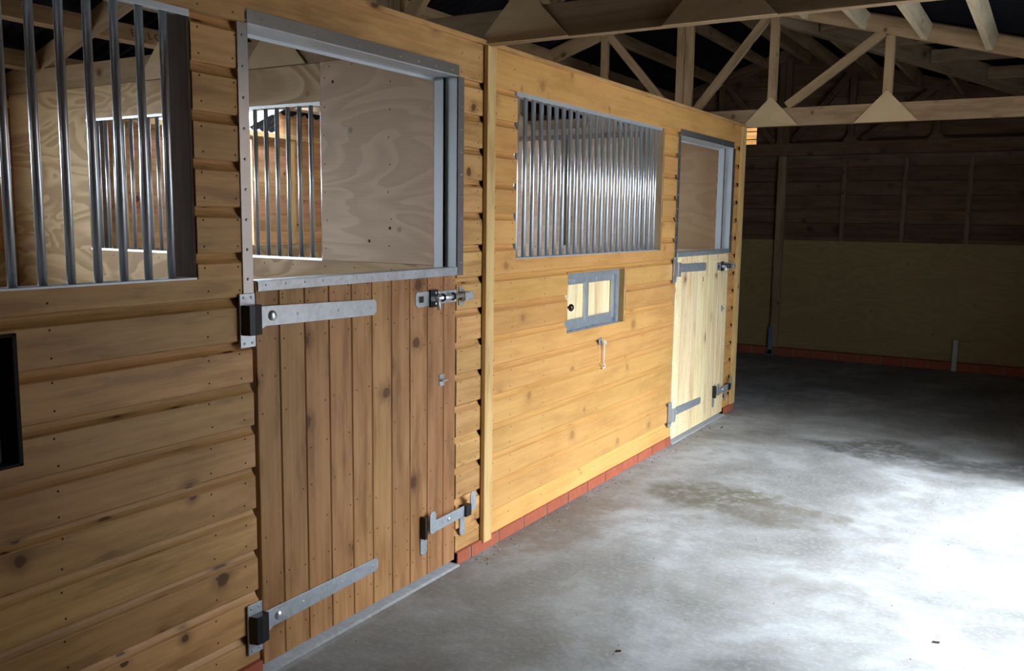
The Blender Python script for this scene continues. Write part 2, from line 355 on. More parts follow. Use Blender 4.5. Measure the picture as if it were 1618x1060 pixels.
def clad_run(mb, y0, y1, z0, z1, ops, zoff=2.0, face=0., sgn=1, axis='y', nails=None, mi=0, jit=.0012, depth=.0215):
    k0 = math.floor((z0 - zoff) / PITCH)
    z = zoff + k0 * PITCH
    while z < z1 - .002:
        step = PITCH if z < 1.95 else z1 - z
        tint = R.random(); off = (R.uniform(0, 40), R.uniform(0, 40)); jx = R.uniform(-jit, jit)
        a, b = max(z, z0), min(z + step, z1)
        for (p, q, za, zb) in by_columns(y0, y1, a, b, ops):
            prof = []
            def X(x): return face + sgn * (x + jx)
            top_full = abs(zb - (z + PITCH)) < 1e-4 and z < 1.95
            prof.append((X(-depth), za)); prof.append((X(-.003 if abs(za - z) < 1e-4 else 0), za)); prof.append((X(0), za + .0035))
            if top_full:
                prof += [(x_, z_) for x_, z_ in [(X(0), zb - .032), (X(-.0010), zb - .030), (X(-.0070), zb - .025), (X(-.0125), zb - .0175), (X(-.0160), zb - .010), (X(-.0175), zb - .004), (X(-.0178), zb)] if z_ > za + .002]
            else: prof.append((X(0), zb))
            prof.append((X(-depth), zb))
            if axis == 'y': mb.prism(prof, 'y', p, q, tint=tint, off=off, mi=mi)
            else: mb.prism([(t[0], t[1]) for t in prof], 'y', p, q, tint=tint, off=off)
            if nails is not None:
                for ny in nails:
                    if p + .012 < ny < q - .012:
                        for nz in (z + .022, z + PITCH - .04):
                            if za + .008 < nz < zb - .008: nailhead(mb, (face + sgn * (jx + .0004), ny + R.uniform(-.006, .006), nz + R.uniform(-.004, .004)))
        z += step

def nailhead(mb, c, r=.0032, mi=1, ax='x'):
    n = 7; V = []
    for i in range(n):
        t = 2 * math.pi * i / n
        V.append((c[0], c[1] + r * math.cos(t), c[2] + r * math.sin(t)) if ax == 'x' else (c[0] + r * math.cos(t), c[1], c[2] + r * math.sin(t)))
    V.append((c[0] + (.0006 if ax == 'x' else 0), c[1] - (.0006 if ax == 'y' else 0), c[2]))
    mb.shared(V, [(i, (i + 1) % n, n) for i in range(n)], (0, 1, 0), mi, 0, (0, 0))

# ------------------------------------------------------------------ partition (wall_left) with its cladding
ops = list(OPEN.values())
mb = MB()
nails1 = [.35, .95, 1.25, 1.72, 1.84, 3.0, 3.12] + [.1]
clad_run(mb, -1.2, 3.152, .055, WTOP, ops, nails=nails1)
nails2 = [3.25, 3.40, 3.70, 4.3, 4.9, 5.19, 5.36, 6.53, 6.62]
clad_run(mb, 3.222, 6.66, .05, WTOP, ops, zoff=2.0, nails=nails2, mi=2)
clad_o = mb.build('wall_left', [M['clad'], M['nail'], M['clad2']]); struct(clad_o)
mb = MB()
for (p, q, a, b) in subtract(-1.2, 6.735, .0, WTOP, ops): mb.box(-.104, -.022, p, q, a, b, g='y', tint=.5)
o = mb.build('wall_left_frame', M['core']); struct(o)
mb = MB()
for (p, q, a, b) in subtract(-1.2, 6.735, .0, WTOP, ops): mb.box(-.118, -.1045, p, q, a, b, g='y', tint=.5, off=(3, 3))
o = mb.build('wall_left_lining', M['ply']); struct(o)
# wall plate on top
mb = MB(); mb.box(-.10, .012, -1.2, 6.735, WTOP, WTOP + .02, tint=.3)
struct(mb.build('trim_4', M['clad'], bevel=.002))
# cover strips
mb = MB(); mb.box(.0005, .022, 3.155, 3.219, .04, WTOP - .002, g='z'); struct(mb.build('trim_1', M['strip'], bevel=.003))
mb = MB(); mb.box(.0005, .020, 6.645, 6.737, .055, WTOP - .002, g='z')
mb.box(-.11, .0, 6.7355, 6.752, .055, WTOP - .002, g='z'); struct(mb.build('trim_2', M['strip'], bevel=.003))
# brick plinth
mb = MB(); y = -1.2; k = 0
while y < 6.74:
    y1 = min(y + .215, 6.74)
    ok = True
    segs = [(y, y1)]
    for d in (OPEN['door1'], OPEN['door2']):
        ns = []
        for p, q in segs:
            if d[1] <= p or d[0] >= q: ns.append((p, q))
            else:
                if d[0] > p: ns.append((p, d[0]))
                if d[1] < q: ns.append((d[1], q))
        segs = ns
    for p, q in segs:
        if q - p > .02: mb.box(-.10, .012 + R.uniform(-.001, .001), p, q, .0, .052, mi=0)
    y += .225
for a, b in ((-1.2, 1.885), (2.97, 5.415), (6.50, 6.74)): mb.box(-.098, .008, a, b, 0, .050, mi=1)
struct(mb.build('baseboard_left', [M['brick'], M['mortar']], bevel=.002))

# window reveals: a sawn post lines each side of a window
def reveal(name, y, z0, z1, m, x0=-.105, x1=-.004, t=.012, sgn=-1):
    mb = MB(); mb.box(x0, x1, y, y + sgn * t, z0, z1, g='z'); return struct(mb.build(name, m, bevel=.0015))

# ------------------------------------------------------------------ grilles
def grille_y(name, loc, label, y0, y1, z0, z1, first, step, x=-.03, side=1, r=.0108):
    """barred window lying in the plane x = const"""
    t = thing(name, loc, label, 'window grille')
    mb = MB(); mb.box(x - .026, x + .024, y0, y1, z0 - .001, z0 + .006, g='y', tint=0); mb.box(x + .022, x + .0275, y0, y1, z0 - .006, z0 + .006); mb.build('bottom_rail', M['zinc'], t, bevel=.001)
    mb = MB(); mb.box(x - .026, x + .024, y0, y1, z1 - .010, z1 + .001, g='y', tint=0); mb.box(x + .022, x + .027, y0, y1, z1 - .018, z1 + .002); mb.build('top_rail', M['zinc'], t, bevel=.001)
    y = first
    while (y > y0 + .015 if step < 0 else y < y1 - .012):
        MB().cyl((x, y, z0), (x, y, z1), r, 18).build('bar', M['bright'], t); y += step
    return t
a = OPEN['win1']; grille_y('window_grille', (-.03, a[0], a[2]), 'window grille of thick steel bars beside the dark brown door', a[0], a[1], a[2], a[3], 1.628, -.0742)
a = OPEN['win2']; grille_y('window_grille', (-.03, a[0], a[2]), 'wide window grille of bright steel bars above the small feed hatch', a[0], 5.125, a[2], a[3], 3.474, .0736)
reveal('trim_5', 1.6925, 1.268, 2.0, wood('dark_stained_post', (.10, .066, .045), (.065, .042, .03), knot=.9, rough=.95))
reveal('trim_6', 5.16, 1.27, 2.0, M['timber'])

# ------------------------------------------------------------------ door frames (fixed) and lower stable doors
def screws(mb, pts, r=.0042, ax=(1, 0, 0), h=.0022, mi=0):
    for c in pts: mb.dome(c, ax, r, h, 9, 2, mi=mi)

def door_set(idx, y0, y1, ztop, pmat, planks, label, metalcol, strap_end, strap0, bolt, keep, eyeY, kick, capz=1.252, cap_mat='galv'):
    fr = sempty('door_%d' % idx, (0, y0, 0)); ch = M[metalcol]
    # header: flange on the face + soffit of the channel
    mb = MB(); mb.box(.0015, .0045, y0 + .003, y1 + .002, ztop - .037, ztop + .003, g='y', tint=0)
    mb.box(-.106, .0040, y0 + .003, y1 - .002, ztop - .041, ztop - .037, tint=0, mi=1)
    mb.box(-.106, -.104, y0, y1, ztop - .052, ztop - .037, tint=0, mi=1)
    screws(mb, [(.0045, y0 + .06 + i * (y1 - y0 - .1) / 9, ztop - .020) for i in range(10)])
    mb.build('header_channel', [ch, M['zinc']], fr)
    # hinge side jamb
    mb = MB(); mb.box(.0015, .0045, y0 - .036, y0 + .003, 1.15, ztop - .04, g='z', tint=0); mb.box(-.106, -.03, y0 - .002, y0 + .001, .02, ztop - .04, g='z', tint=0)
    screws(mb, [(.0045, y0 - .018, 1.26 + i * .088) for i in range(9)], r=.0048, h=.003)
    mb.build('hinge_jamb', ch, fr)
    # closing jamb: inner flange, dark recess, web, face flange
    mb = MB()
    mb.box(-.106, -.060, y1 - .012, y1 - .002, .02, ztop - .04, g='z', tint=0, mi=1)
    mb.box(-.062, -.060, y1 - .012, y1 + .03, .02, ztop - .04, g='z', tint=0, mi=1)
    mb.box(-.060, -.032, y1 - .001, y1 + .0, .02, ztop - .04, g='z', tint=0, mi=1)
    mb.box(-.034, .0045, y1 - .008, y1 - .004, 1.25, ztop - .04, g='z', tint=0, mi=1)
    mb.box(.0015, .0045, y1 - .008, y1 + .038, 1.22, ztop - .04, g='z', tint=0)
    screws(mb, [(.0045, y1 + .022, 1.27 + i * .088) for i in range(8)], r=.0045)
    mb.build('closing_jamb', [ch, M['zinc']], fr)
    # door leaf
    ly0, ly1 = y0 + .012, y1 - .008
    t = thing('stable_door', (-.02, ly0, .03), label, 'stable door')
    mb = MB(); edges = planks
    for i in range(len(edges) - 1):
        a, b = edges[i] + .0012, edges[i + 1] - .0012; zb = .028
        prof = [(-.022, a), (-.003, a), (.001, a + .003), (.001, b - .003), (-.003, b), (-.022, b)]
        mb.prism(prof, 'z', zb, capz - .004, tint=R.random())
        for z in (.10, .165, .215, .30, .44, .56, .70, .84, .96, 1.07, 1.19, 1.215):
            for yy in (a + .018, b - .018):
                if R.random() < .45 or z in (.10, .30, 1.07, 1.19): nailhead(mb, (.0014, yy + R.uniform(-.004, .004), z + R.uniform(-.012, .012)), r=.0030)
    mb.box(-.044, -.023, ly0 + .01, ly1 - .01, .05, capz - .006, g='z', mi=2)
    mb.build('door_panel', [pmat, M['nail'], M['core']], t)
    mb = MB(); mb.box(-.050, .0055, ly0 + .004, ly1 + .002, capz - .002, capz + .0015, g='y', tint=0); mb.box(.0025, .0055, ly0 + .008, ly1 + .002, capz - .031, capz, tint=0)
    screws(mb, [(.0055, ly0 + .04 + i * (ly1 - ly0 - .06) / 12, capz - .013) for i in range(13)], r=.0040)
    mb.build('capping_strip', M[cap_mat], t, bevel=.0008)
    # strap hinges
    for zi, (za, zb, ze0, ze1) in enumerate(strap0):
        L = strap_end - ly0
        n = 6; V = []; prof = [(ly0 - .012, za), (ly0 + .05, za), (strap_end - .012, ze0 + .0), (strap_end, ze0 + .012), (strap_end, ze1 - .012), (strap_end - .012, ze1), (ly0 + .05, zb), (ly0 - .012, zb)]
        mb = MB(); mb.prism(prof, 'x', .0035, .0085, g='y', tint=0)
        zc = (za + zb) / 2
        mb.prism([(ly0 - .018, zc - .042), (ly0 + .004, zc - .042), (ly0 + .028, za), (ly0 + .028, zb), (ly0 + .004, zc + .034), (ly0 - .018, zc + .034)], 'x', .0085, .0125, g='y', tint=0)
        for sy in (.17, .36, L - .03): mb.dome((.0085, ly0 + sy, zc + (ze0 + ze1 - za - zb) / 2 * sy / L), (1, 0, 0), .006, .002, 10, 2)
        h = mb.build('strap_hinge', M['galv'], t, bevel=.0012)
        MB().dome((.0085, ly0 + .060, zc), (1, 0, 0), .0165, .010, 18, 5).build('coach_bolt', M['bright'], h)
        kn = MB(); kn.cyl((.016, ly0 - .024, zc - .046), (.016, ly0 - .024, zc + .036), .0135, 16); kn.build('knuckle', M['galv'], h)
        # fixed hinge plate with the pin cup, on the frame
        mb = MB(); pl0, pl1 = y0 - .056, y0 + .003; mb.box(.0045, .009, pl0, pl1, zc - .088, zc + .074, g='z', tint=0)
        mb.prism([(.009, pl0 + .004), (.036, pl0 + .012), (.040, pl0 + .03), (.036, pl1 + .002), (.009, pl1 + .0)], 'z', zc - .050, zc + .040, tint=0, mi=1)
        screws(mb, [(.009, pl0 + a, zc + b) for a in (.015, .045) for b in (-.076, .062)], r=.0052)
        mb.build('hinge_plate', [M['galv'], M['black'] if idx == 1 else M['bright']], fr, bevel=.001)
    # sliding bolt
    b0, b1, bz = bolt
    mb = MB(); r = .010
    mb.prism([(b0, bz - .018), (b0 + .010, bz - .029), (b0 + .075, bz - .029), (b0 + .085, bz - .025), (b1, bz - .024), (b1, bz + .024), (b0 + .085, bz + .025), (b0 + .075, bz + .029), (b0 + .01, bz + .029), (b0, bz + .018)], 'x', .0015, .005, g='y', tint=0)
    sb = mb.build('sliding_bolt', M['galv'], t, bevel=.0008)
    mb = MB(); mb.cyl((.018, b0 + .085, bz), (.018, b1 + .055, bz), .0095, 14); mb.build('bolt_bar', M['bright'], sb)
    mb = MB(); mb.box(.005, .0085, b0 + .020, b0 + .045, bz - .012, bz + .012); mb.build('slot', M['black'], sb, bevel=.001)
    mb = MB(); mb.box(.005, .014, b0 + .085, b0 + .130, bz - .034, bz + .034); mb.build('bolt_bracket', M['black'], sb, bevel=.001)
    for yy in (b0 + .155, b1 - .045):
        mb = MB(); mb.tube([(.018 + .013 * math.sin(a), yy, bz + .013 * math.cos(a)) for a in [i * math.pi / 8 for i in range(-1, 10)]], .004); mb.build('bolt_guide', M['black'], sb)
    mb = MB(); mb.tube([(.018, b0 + .100, bz + .006), (.036, b0 + .100, bz - .004), (.040, b0 + .101, bz - .026), (.038, b0 + .104, bz - .042)], .0075)
    mb.build('bolt_handle', M['bright'] if idx == 2 else M['galv'], sb)
    mb = MB(); screws(mb, [(.014, b0 + .117, bz + .021), (.014, b0 + .117, bz - .021), (.005, b1 - .012, bz + .018), (.005, b1 - .012, bz - .018), (.005, b0 + .15, bz - .019), (.005, b0 + .15, bz + .019)], r=.0055)
    so_ = mb.build('screw_heads', M['bright'], sb); so_['kind'] = 'stuff'
    # keep on the wall beside
    k0, k1, kz = keep; ky = y1 + .012
    mb = MB(); mb.box(.0015, .0055, ky, ky + .030, kz + .014, kz + .036, g='z', tint=0); mb.box(.0015, .0055, ky, ky + .030, kz - .040, kz - .016, tint=0)
    mb.prism([(ky + .004, kz - .018), (ky + .060, kz - .014), (ky + .060, kz + .016), (ky + .004, kz + .018)], 'x', .030, .034, g='y', tint=0)
    mb.box(.0055, .034, ky + .001, ky + .030, kz + .014, kz + .018, tint=0); mb.box(.0055, .034, ky + .001, ky + .030, kz - .020, kz - .016, tint=0)
    screws(mb, [(.0055, ky + a, kz + b) for a in (.008, .022) for b in (.026, -.029)], r=.0038)
    mb.build('bolt_keep', M['galv'], fr, bevel=.0008)
    # small eye plate
    ey, ez = eyeY
    mb = MB(); mb.box(.0015, .004, ey - .016, ey + .014, ez + .004, ez + .023); mb.box(.0015, .004, ey - .016, ey + .014, ez - .023, ez - .004)
    mb.box(.0015, .020, ey - .012, ey + .020, ez - .003, ez + .003)
    screws(mb, [(.004, ey + a, ez + b) for a in (-.009, .007) for b in (-.015, .015)], r=.003)
    mb.build('eye_plate', M['galv'], t)
    # kick-over bolt near the floor
    ky0, kyE, kz = kick
    def tongue(y, z0, z1, w, x0, x1):
        return [(y - w / 2, z0 + .01), (y - w / 4, z0), (y + w / 4, z0), (y + w / 2, z0 + .01), (y + w / 2, z1 - .014), (y + w / 4, z1), (y - w / 4, z1), (y - w / 2, z1 - .014)]
    mb = MB(); mb.prism(tongue(ky0, kz - .115, kz - .03, .042, 0, 0), 'x', .0015, .006, g='z', tint=0)
    mb.box(.002, .028, ky0 - .020, ky0 - .006, kz - .045, kz + .045, mi=1)
    mb.prism(tongue(ky0 + .028, kz - .032, kz + .058, .040, 0, 0), 'x', .026, .031, g='z', tint=0)
    screws(mb, [(.006, ky0 + a, kz + b) for a in (-.010, .010) for b in (-.095, -.05)], r=.0042)
    kb = mb.build('kick_bolt', [M['galv'], M['black']], t, bevel=.001)
    mb = MB(); mb.prism([(ky0 + .02, kz - .030), (kyE, kz - .022), (kyE, kz + .022), (ky0 + .06, kz + .018), (ky0 + .02, kz + .022)], 'x', .0265, .0305, g='y', tint=0)
    mb.build('kick_arm', M['galv'], kb, bevel=.001)
    MB().dome((.0305, ky0 + .135, kz - .002), (1, 0, 0), .011, .007, 14, 4).build('pivot_rivet', M['bright'], kb)
    mb = MB(); mb.prism(tongue(kyE + .024, kz - .115, kz - .02, .038, 0, 0), 'x', .0015, .006, g='z', tint=0)
    mb.box(.006, .040, kyE + .002, kyE + .040, kz - .026, kz + .022, mi=1)
    mb.prism(tongue(kyE + .055, kz - .010, kz + .072, .040, 0, 0), 'x', .034, .039, g='z', tint=0)
    screws(mb, [(.006, kyE + .024 + a, kz + b) for a in (-.009, .009) for b in (-.095, -.05)], r=.0042)
    mb.build('kick_keep', [M['galv'], M['black']], fr, bevel=.001)
    return t
door_set(1, 1.888, 2.97, 2.040, M['doorwood'], [1.898, 1.996, 2.107, 2.220, 2.333, 2.440, 2.550, 2.659, 2.770, 2.877, 2.962],
         'dark brown plank stable door with a long steel strap hinge gleaming under its top strip', 'channel', 2.458,
         [(1.113, 1.175, 1.104, 1.160), (.141 + .003, .205, .155, .204)], (2.692, 2.962, 1.139), (2.98, 3.06, 1.137), (2.863, .807), (2.742, 2.990, .235))
d2 = door_set(2, 5.418, 6.498, 2.018, M['doorpale'], [5.428 + i * .1062 for i in range(11)],
         'pale new plank stable door with a galvanised sliding bolt, beside the end post', 'channel', 5.98,
         [(1.120, 1.176, 1.112, 1.168), (.180, .236, .176, .224)], (6.225, 6.49, 1.128), (6.51, 6.58, 1.126), (6.381, .818), (6.265, 6.525, .215), capz=1.25)
mb = MB(); nailhead(mb, (.0022, 5.945, 1.062), r=.0085, mi=0); nailhead(mb, (.0022, 5.948, 1.046), r=.0085, mi=0); mb.build('bolt_hole', M['seat'], d2)
# pale concrete thresholds
for n_, (a, b) in enumerate(((1.885, 2.97), (5.415, 6.5))):
    mb = MB(); mb.prism([(-.11, 0), (.024, 0), (.016, .006), (-.11, .010)], 'y', a, b); struct(mb.build('trim_%d' % (7 + n_), M['kerb']))

# ------------------------------------------------------------------ feed hatch
a = OPEN['hatch2']; t = thing('feed_hatch', (-.05, a[0], a[2]), 'small sliding feed hatch of pale planks in a galvanised frame with a black knob', 'hatch')
y0, y1, z0, z1 = a
mb = MB(); xb = -.040
mb.box(xb - .004, xb, y0, y1 - .06, z0, z0 + .030, tint=0); mb.box(xb - .004, -.004, y0 + .001, y1 - .05, z0 + .0005, z0 + .005, tint=0)
mb.box(xb, xb + .006, y0 + .002, y1 - .07, z0 + .028, z0 + .060, tint=0)
mb.box(xb, xb + .006, y0 + .002, y1 - .07, z1 - .062, z1 - .030, tint=0); mb.box(xb - .004, -.020, y0 + .001, y1 - .05, z1 - .030, z1 - .026, tint=0)
mb.box(-.022, -.019, y0 + .001, y1 - .05, z1 - .030, z1 - .001, tint=0)
mb.box(xb - .004, xb + .010, y1 - .110, y1 - .086, z0 + .03, z1 - .03, tint=0); mb.box(xb - .004, xb + .022, y1 - .082, y1 - .050, z0 + .002, z1 - .01, tint=0)
screws(mb, [(xb + .006, y0 + .14, z1 - .045), (xb + .006, y0 + .40, z1 - .043), (xb + .006, y0 + .26, z0 + .045)], r=.008)
mb.build('frame', M['galv'], t, bevel=.001)
for i, (p, q) in enumerate(((y0 + .004, y0 + .262), (y0 + .310, y1 - .112))):
    mb = MB(); n = 3; wd = (q - p) / n
    for k in range(n): mb.box(xb - .022, xb - .006, p + k * wd + .0006, p + (k + 1) * wd - .0006, z0 + .04, z1 - .04, g='z')
    mb.build('hatch_door' if i == 0 else 'fixed_panel', M['doorpale'], t, bevel=.001)
mb = MB(); mb.box(xb - .010, xb + .004, y0 + .262, y0 + .310, z0 + .03, z1 - .03, g='z', tint=0); mb.box(xb + .002, xb + .010, y0 + .268, y0 + .276, z0 + .03, z1 - .03, g='z', tint=0)
mb.build('centre_strip', M['galv'], t, bevel=.001)
k = MB(); kx, ky, kz = -.010, y0 + .058, z0 + .126; k.cyl((xb - .006, ky, kz), (kx, ky, kz), .007, 12); k.dome((kx, ky, kz), (1, 0, 0), .0195, .015, 18, 6); k.dome((kx, ky, kz), (-1, 0, 0), .0195, .012, 18, 5)
k.build('knob', M['knob'], t)
k = MB()
for i in range(46):
    yy = y0 + .02 + R.random() ** .8 * .42; xx = R.uniform(-.046, -.010); r = R.uniform(.0012, .0028)
    k.dome((xx, yy, z0 + .0051), (0, 0, 1), r, r * .8, 6, 2)
k.build('feed_crumbs', M['nail'], t)['kind'] = 'stuff'
mb = MB(); mb.box(-.104, -.074, y0, y1, z0, z1, tint=.5); struct(mb.build('wall_left_blocking', M['core']))
mb = MB(); mb.box(-.070, -.003, y1 - .010, y1 - .0005, z0 + .001, z1 - .001, g='z'); struct(mb.build('trim_9', M['strip']))
# open hatch in the near section with its dark turned-in tray
a = OPEN['hatch1']; y0, y1, z0, z1 = a
t = thing('feed_hatch', (-.05, y0, z0), 'open feed hatch with dark lining and dull grey metal tray, low beside the door', 'hatch')
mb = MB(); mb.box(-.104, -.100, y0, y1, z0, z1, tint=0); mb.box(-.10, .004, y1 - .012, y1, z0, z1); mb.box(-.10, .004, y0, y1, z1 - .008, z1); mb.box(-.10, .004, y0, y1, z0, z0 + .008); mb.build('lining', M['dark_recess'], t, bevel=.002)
mb = MB(); prof = [(-.09, y1 - .028), (-.05, y1 - .030), (-.026, y1 - .036), (-.014, y1 - .048), (-.010, y1 - .07), (-.010, y0 + .02), (-.09, y0 + .02)]
mb.prism(prof, 'z', z0 + .012, z1 - .03, tint=0, smooth=True); mb.build('tray', galv('dull_steel', (.16, .16, .165), .5, .7), t)
mb = MB(); mb.box(-.0095, -.006, y1 - .062, y1 - .058, z0 + .03, z1 - .06); mb.build('tray_edge', M['galv'], t)

# ------------------------------------------------------------------ cabin hook below the hatch
t = thing('cabin_hook', (.0, 4.325, .80), 'small white wire hook hanging from a screw plate under the feed hatch', 'hook')
mb = MB(); mb.box(.001, .004, 4.308, 4.342, .780, .822, tint=0); screws(mb, [(.004, 4.325, .815), (.004, 4.318, .787), (.004, 4.332, .787)], r=.0035); mb.build('plate', M['galv'], t, bevel=.001)
mb = MB(); mb.tube([(.004, 4.325, .800), (.016, 4.330, .800), (.020, 4.340, .792), (.014, 4.346, .784)], .0032); mb.build('staple', M['galv'], t)
mb = MB(); pts = [(.018 + .004 * math.sin(i), 4.345 + .011 * math.cos(a_), .792 + .011 * math.sin(a_)) for i, a_ in enumerate([math.radians(d) for d in range(-60, 271, 30)])]
pts += [(.016, 4.347, .775), (.014, 4.348, .72), (.012, 4.350, .680), (.012, 4.362, .672), (.013, 4.372, .664), (.013, 4.368, .654), (.012, 4.35, .652), (.012, 4.338, .653)]
mb.tube(pts, .0042, 10); mb.build('hook', plain('white_coated_wire', (.75, .72, .70), .35, 0, var=.04, spec=.5), t)

# ------------------------------------------------------------------ stable interiors
YP = 3.165
# party wall: ply sheets with a barred opening
WO = (-2.69, -.909, 1.243, 1.973)
mb = MB()
mb.box(-3.44, -2.69, YP, YP + .012, 0.02, 2.150, g='x', tint=.5, off=(5, 5)); mb.box(-2.69, -.909, YP, YP + .012, 1.973, 2.150, g='x', tint=.5, off=(5, 5))
struct(mb.build('wall_stable_side', M['ply']))
mb = MB(); mb.box(-3.44, -.120, YP - .0005, YP + .012, .02, 1.2425, g='x', tint=.5, off=(9, 2), mi=2); mb.box(-.907, -.120, YP - .001, YP + .012, 1.244, 2.152, g='x', tint=.5, off=(1, 7))
for (x, z) in [(-.86 + i * .145, 2.13) for i in range(5)] + [(-.88, 1.3 + i * .13) for i in range(7)] + [(-.5, 1.32 + i * .12) for i in range(7)] + [(-3.3 + i * .2, 1.215) for i in range(16)]: nailhead(mb, (x + R.uniform(-.01, .01), YP - .0015, z), r=.0036, ax='y')
for (x, z) in ((-.83, 2.06), (-.19, 2.06), (-.18, 1.80), (-.5, 1.40), (-.22, 1.30), (-.62, 1.34)): nailhead(mb, (x, YP - .0016, z), r=.008, ax='y')
struct(mb.build('wall_stable_side_panel', [M['plygrey'], M['nail'], M['ply']]))
mb = MB()
for (p, q, c, d) in subtract(-3.44, -.120, .02, 2.148, [WO]): mb.box(p, q, YP + .0125, YP + .125, c, d, g='x', tint=.5)
struct(mb.build('wall_stable_side_frame', M['core']))
# barred opening in it
t = thing('window_grille', (-1.8, YP, 1.243), 'barred opening set in the plywood wall between the two stables', 'window grille')
for nm, za, zb in (('bottom_rail', 1.243, 1.249), ('top_rail', 1.965, 1.973)):
    mb = MB(); mb.box(WO[0], WO[1], YP + .004, YP + .052, za, zb, g='x', tint=0); mb.box(WO[0], WO[1], YP - .002, YP + .004, za - .003, zb + .003); mb.build(nm, M['channel'], t)
x = WO[1] - .0125
while x > WO[0] + .02:
    MB().cyl((x, YP + .027, 1.243), (x, YP + .027, 1.973), .0108, 16).build('bar', M['bright'], t); x -= .0742
# outer wall of the stables
XO = -3.5
oops = [(.0, 2.6, 1.22, 2.05), (4.44, 5.14, 1.22, 2.05), (5.98, 6.68, .2, 2.05), (4.25, 5.42, 2.115, 2.6)]  # middle two openings are unseen additions that brighten the second stable
mb = MB(); k = 0; z = .0
while z < 2.45:
    tint = R.random(); off = (R.uniform(0, 40), R.uniform(0, 40)); zt = min(z + .132, 2.40)
    for (p, q, c, d) in subtract(-1.2, 9.9, z, zt, oops):
        mb.prism([(XO - .02, c), (XO - .001, c), (XO, c + .003), (XO, d - .003), (XO - .004, d), (XO - .02, d)], 'y', p, q, tint=tint, off=off)
    z += .132
struct(mb.build('wall_outer', M['stablewood']))
mb = MB()
for y in (2.35, 3.13, 3.95, 5.55, 7.4, 8.2, 9.0): mb.box(XO + .0005, XO + .045, y - .022, y + .022, 1.215, 2.115, g='z')
mb.box(XO + .0005, XO + .06, -1.2, 9.8, 2.075, 2.115)
struct(mb.build('trim_10', M['strip'], bevel=.002))
mb = MB(); mb.box(XO + .001, XO + .055, -1.2, 3.16, 0, 1.213, tint=.5); mb.box(XO + .001, XO + .055, 3.30, 5.97, 0, 1.213, tint=.5); mb.box(XO + .001, XO + .055, 6.9, 9.8, 0, 1.213, tint=.5)
struct(mb.build('wall_outer_kickboard', M['ply']))

# end wall of the second stable: kickboards below, studs and set-back boarding above
YE = 6.74
mb = MB(); mb.box(-3.44, -.119, YE + .002, YE + .014, .02, 2.2, g='x', tint=.4, off=(2, 9)); struct(mb.build('wall_stable_end', M['plygrey']))
mb = MB(); mb.box(-3.44, -.119, YE - .05, YE - .036, .02, 1.235, g='x', tint=.4, off=(12, 4)); struct(mb.build('wall_stable_end_kickboard', M['plygrey']))
mb = MB()
for x in (-3.0, -2.25, -1.51, -.79): mb.box(x - .02, x + .02, YE - .036, YE + .001, 1.0, 2.118, g='z')
mb.box(-3.44, -.119, YE - .036, YE + .001, 2.112, 2.148, g='x', tint=.8); struct(mb.build('trim_11', M['core']))
mb = MB(); mb.box(-.60, -.125, YE - .034, YE - .022, 1.236, 2.111, g='x', tint=.5, off=(6, 3)); struct(mb.build('wall_stable_end_panel', ply('warm_ply', (.50, .34, .20), (.40, .25, .13), bands=5., amt=.5)))

# ------------------------------------------------------------------ roof geometry
AX, AZ = -.51, 3.14        # underside of the rafters at the ridge
SR, SL = .268, .335        # slopes right and left
def zr(x): return AZ - SR * (x - AX) if x >= AX else AZ - SL * (AX - x)
XR = 2.5

def truss(y, label, mat, gm, xl=-3.5, xr=XR, gus=(-2.0, -1.20, .175, .978), d=.13):
    """trussed rafter standing in the plane y..y+.045 with ply gussets on its near face"""
    t = thing('roof_truss', (AX, y, WTOP), label, 'roof truss')
    zc = WTOP + .003
    MB().box(xl, xr, y, y + .045, zc, zc + d, g='x').build('bottom_chord', mat, t, bevel=.002)
    dr = .115
    for s, xe in ((1, xr), (-1, xl)):
        sl = SR if s > 0 else SL; ln = math.hypot(1, sl)
        mb = MB(); za = AZ; zb = zr(xe)
        V = [(AX, za), (xe, zb), (xe, zb + dr * ln), (AX, za + dr * ln)]
        yy = y + .0005
        mb.shared([(p[0], yy + w_, p[1]) for w_ in (0, .044) for p in V], [(0, 1, 2, 3), (7, 6, 5, 4), (0, 4, 5, 1), (1, 5, 6, 2), (2, 6, 7, 3), (3, 7, 4, 0)], (Vector((xe - AX, 0, zb - za)).normalized()))
        mb.build('rafter', mat, t, bevel=.002)
    for off in (-.034, .034): MB().box(AX + off - .032, AX + off + .032, y + .003, y + .042, zc + d, AZ - .0, g='z').build('king_post', mat, t, bevel=.002)
    for s in (1, -1):
        for o in (.688, 1.488):
            x = AX + s * o
            if x < xl + .2 or x > xr - .1: continue
            MB().box(x - .031, x + .031, y + .003, y + .042, zc + d * .5, zr(x) - .001, g='z').build('strut', mat, t, bevel=.002)
        for (xa, xb) in ((.10, .655), (.80, 1.44)):
            MB().bar((AX + s * xa, y + .022, zc + d + .015), (AX + s * xb, y + .022, zr(AX + s * xb) + .01), .038, .062, up=(0, 1, 0) if False else (0, 0, 1)).build('diagonal_brace', mat, t, bevel=.002)
    for gx in gus:
        if gx < xl or gx > xr: continue
        MB().prism([(gx - .208, WTOP + .004), (gx + .208, WTOP + .004), (gx + .008, WTOP + .212), (gx - .008, WTOP + .212)], 'y', y - .010, y - .0005, g='x').build('gusset_plate', gm, t)
    return t
T1 = truss(3.167, 'roof truss with dark gussets running over the cover strip, nearest of the trusses', M['timber'], M['gusset'])
T2 = truss(6.78, 'light timber roof truss with pale triangular gussets, meeting the far end of the stables', M['lit_timber'] if False else M['timber'], M['gusset'])
T3 = truss(9.79, 'roof truss in deep shade against the end wall', M['darkwood'], M['darkwood'], xr=2.45)  # darker material stands in for the shade on this truss

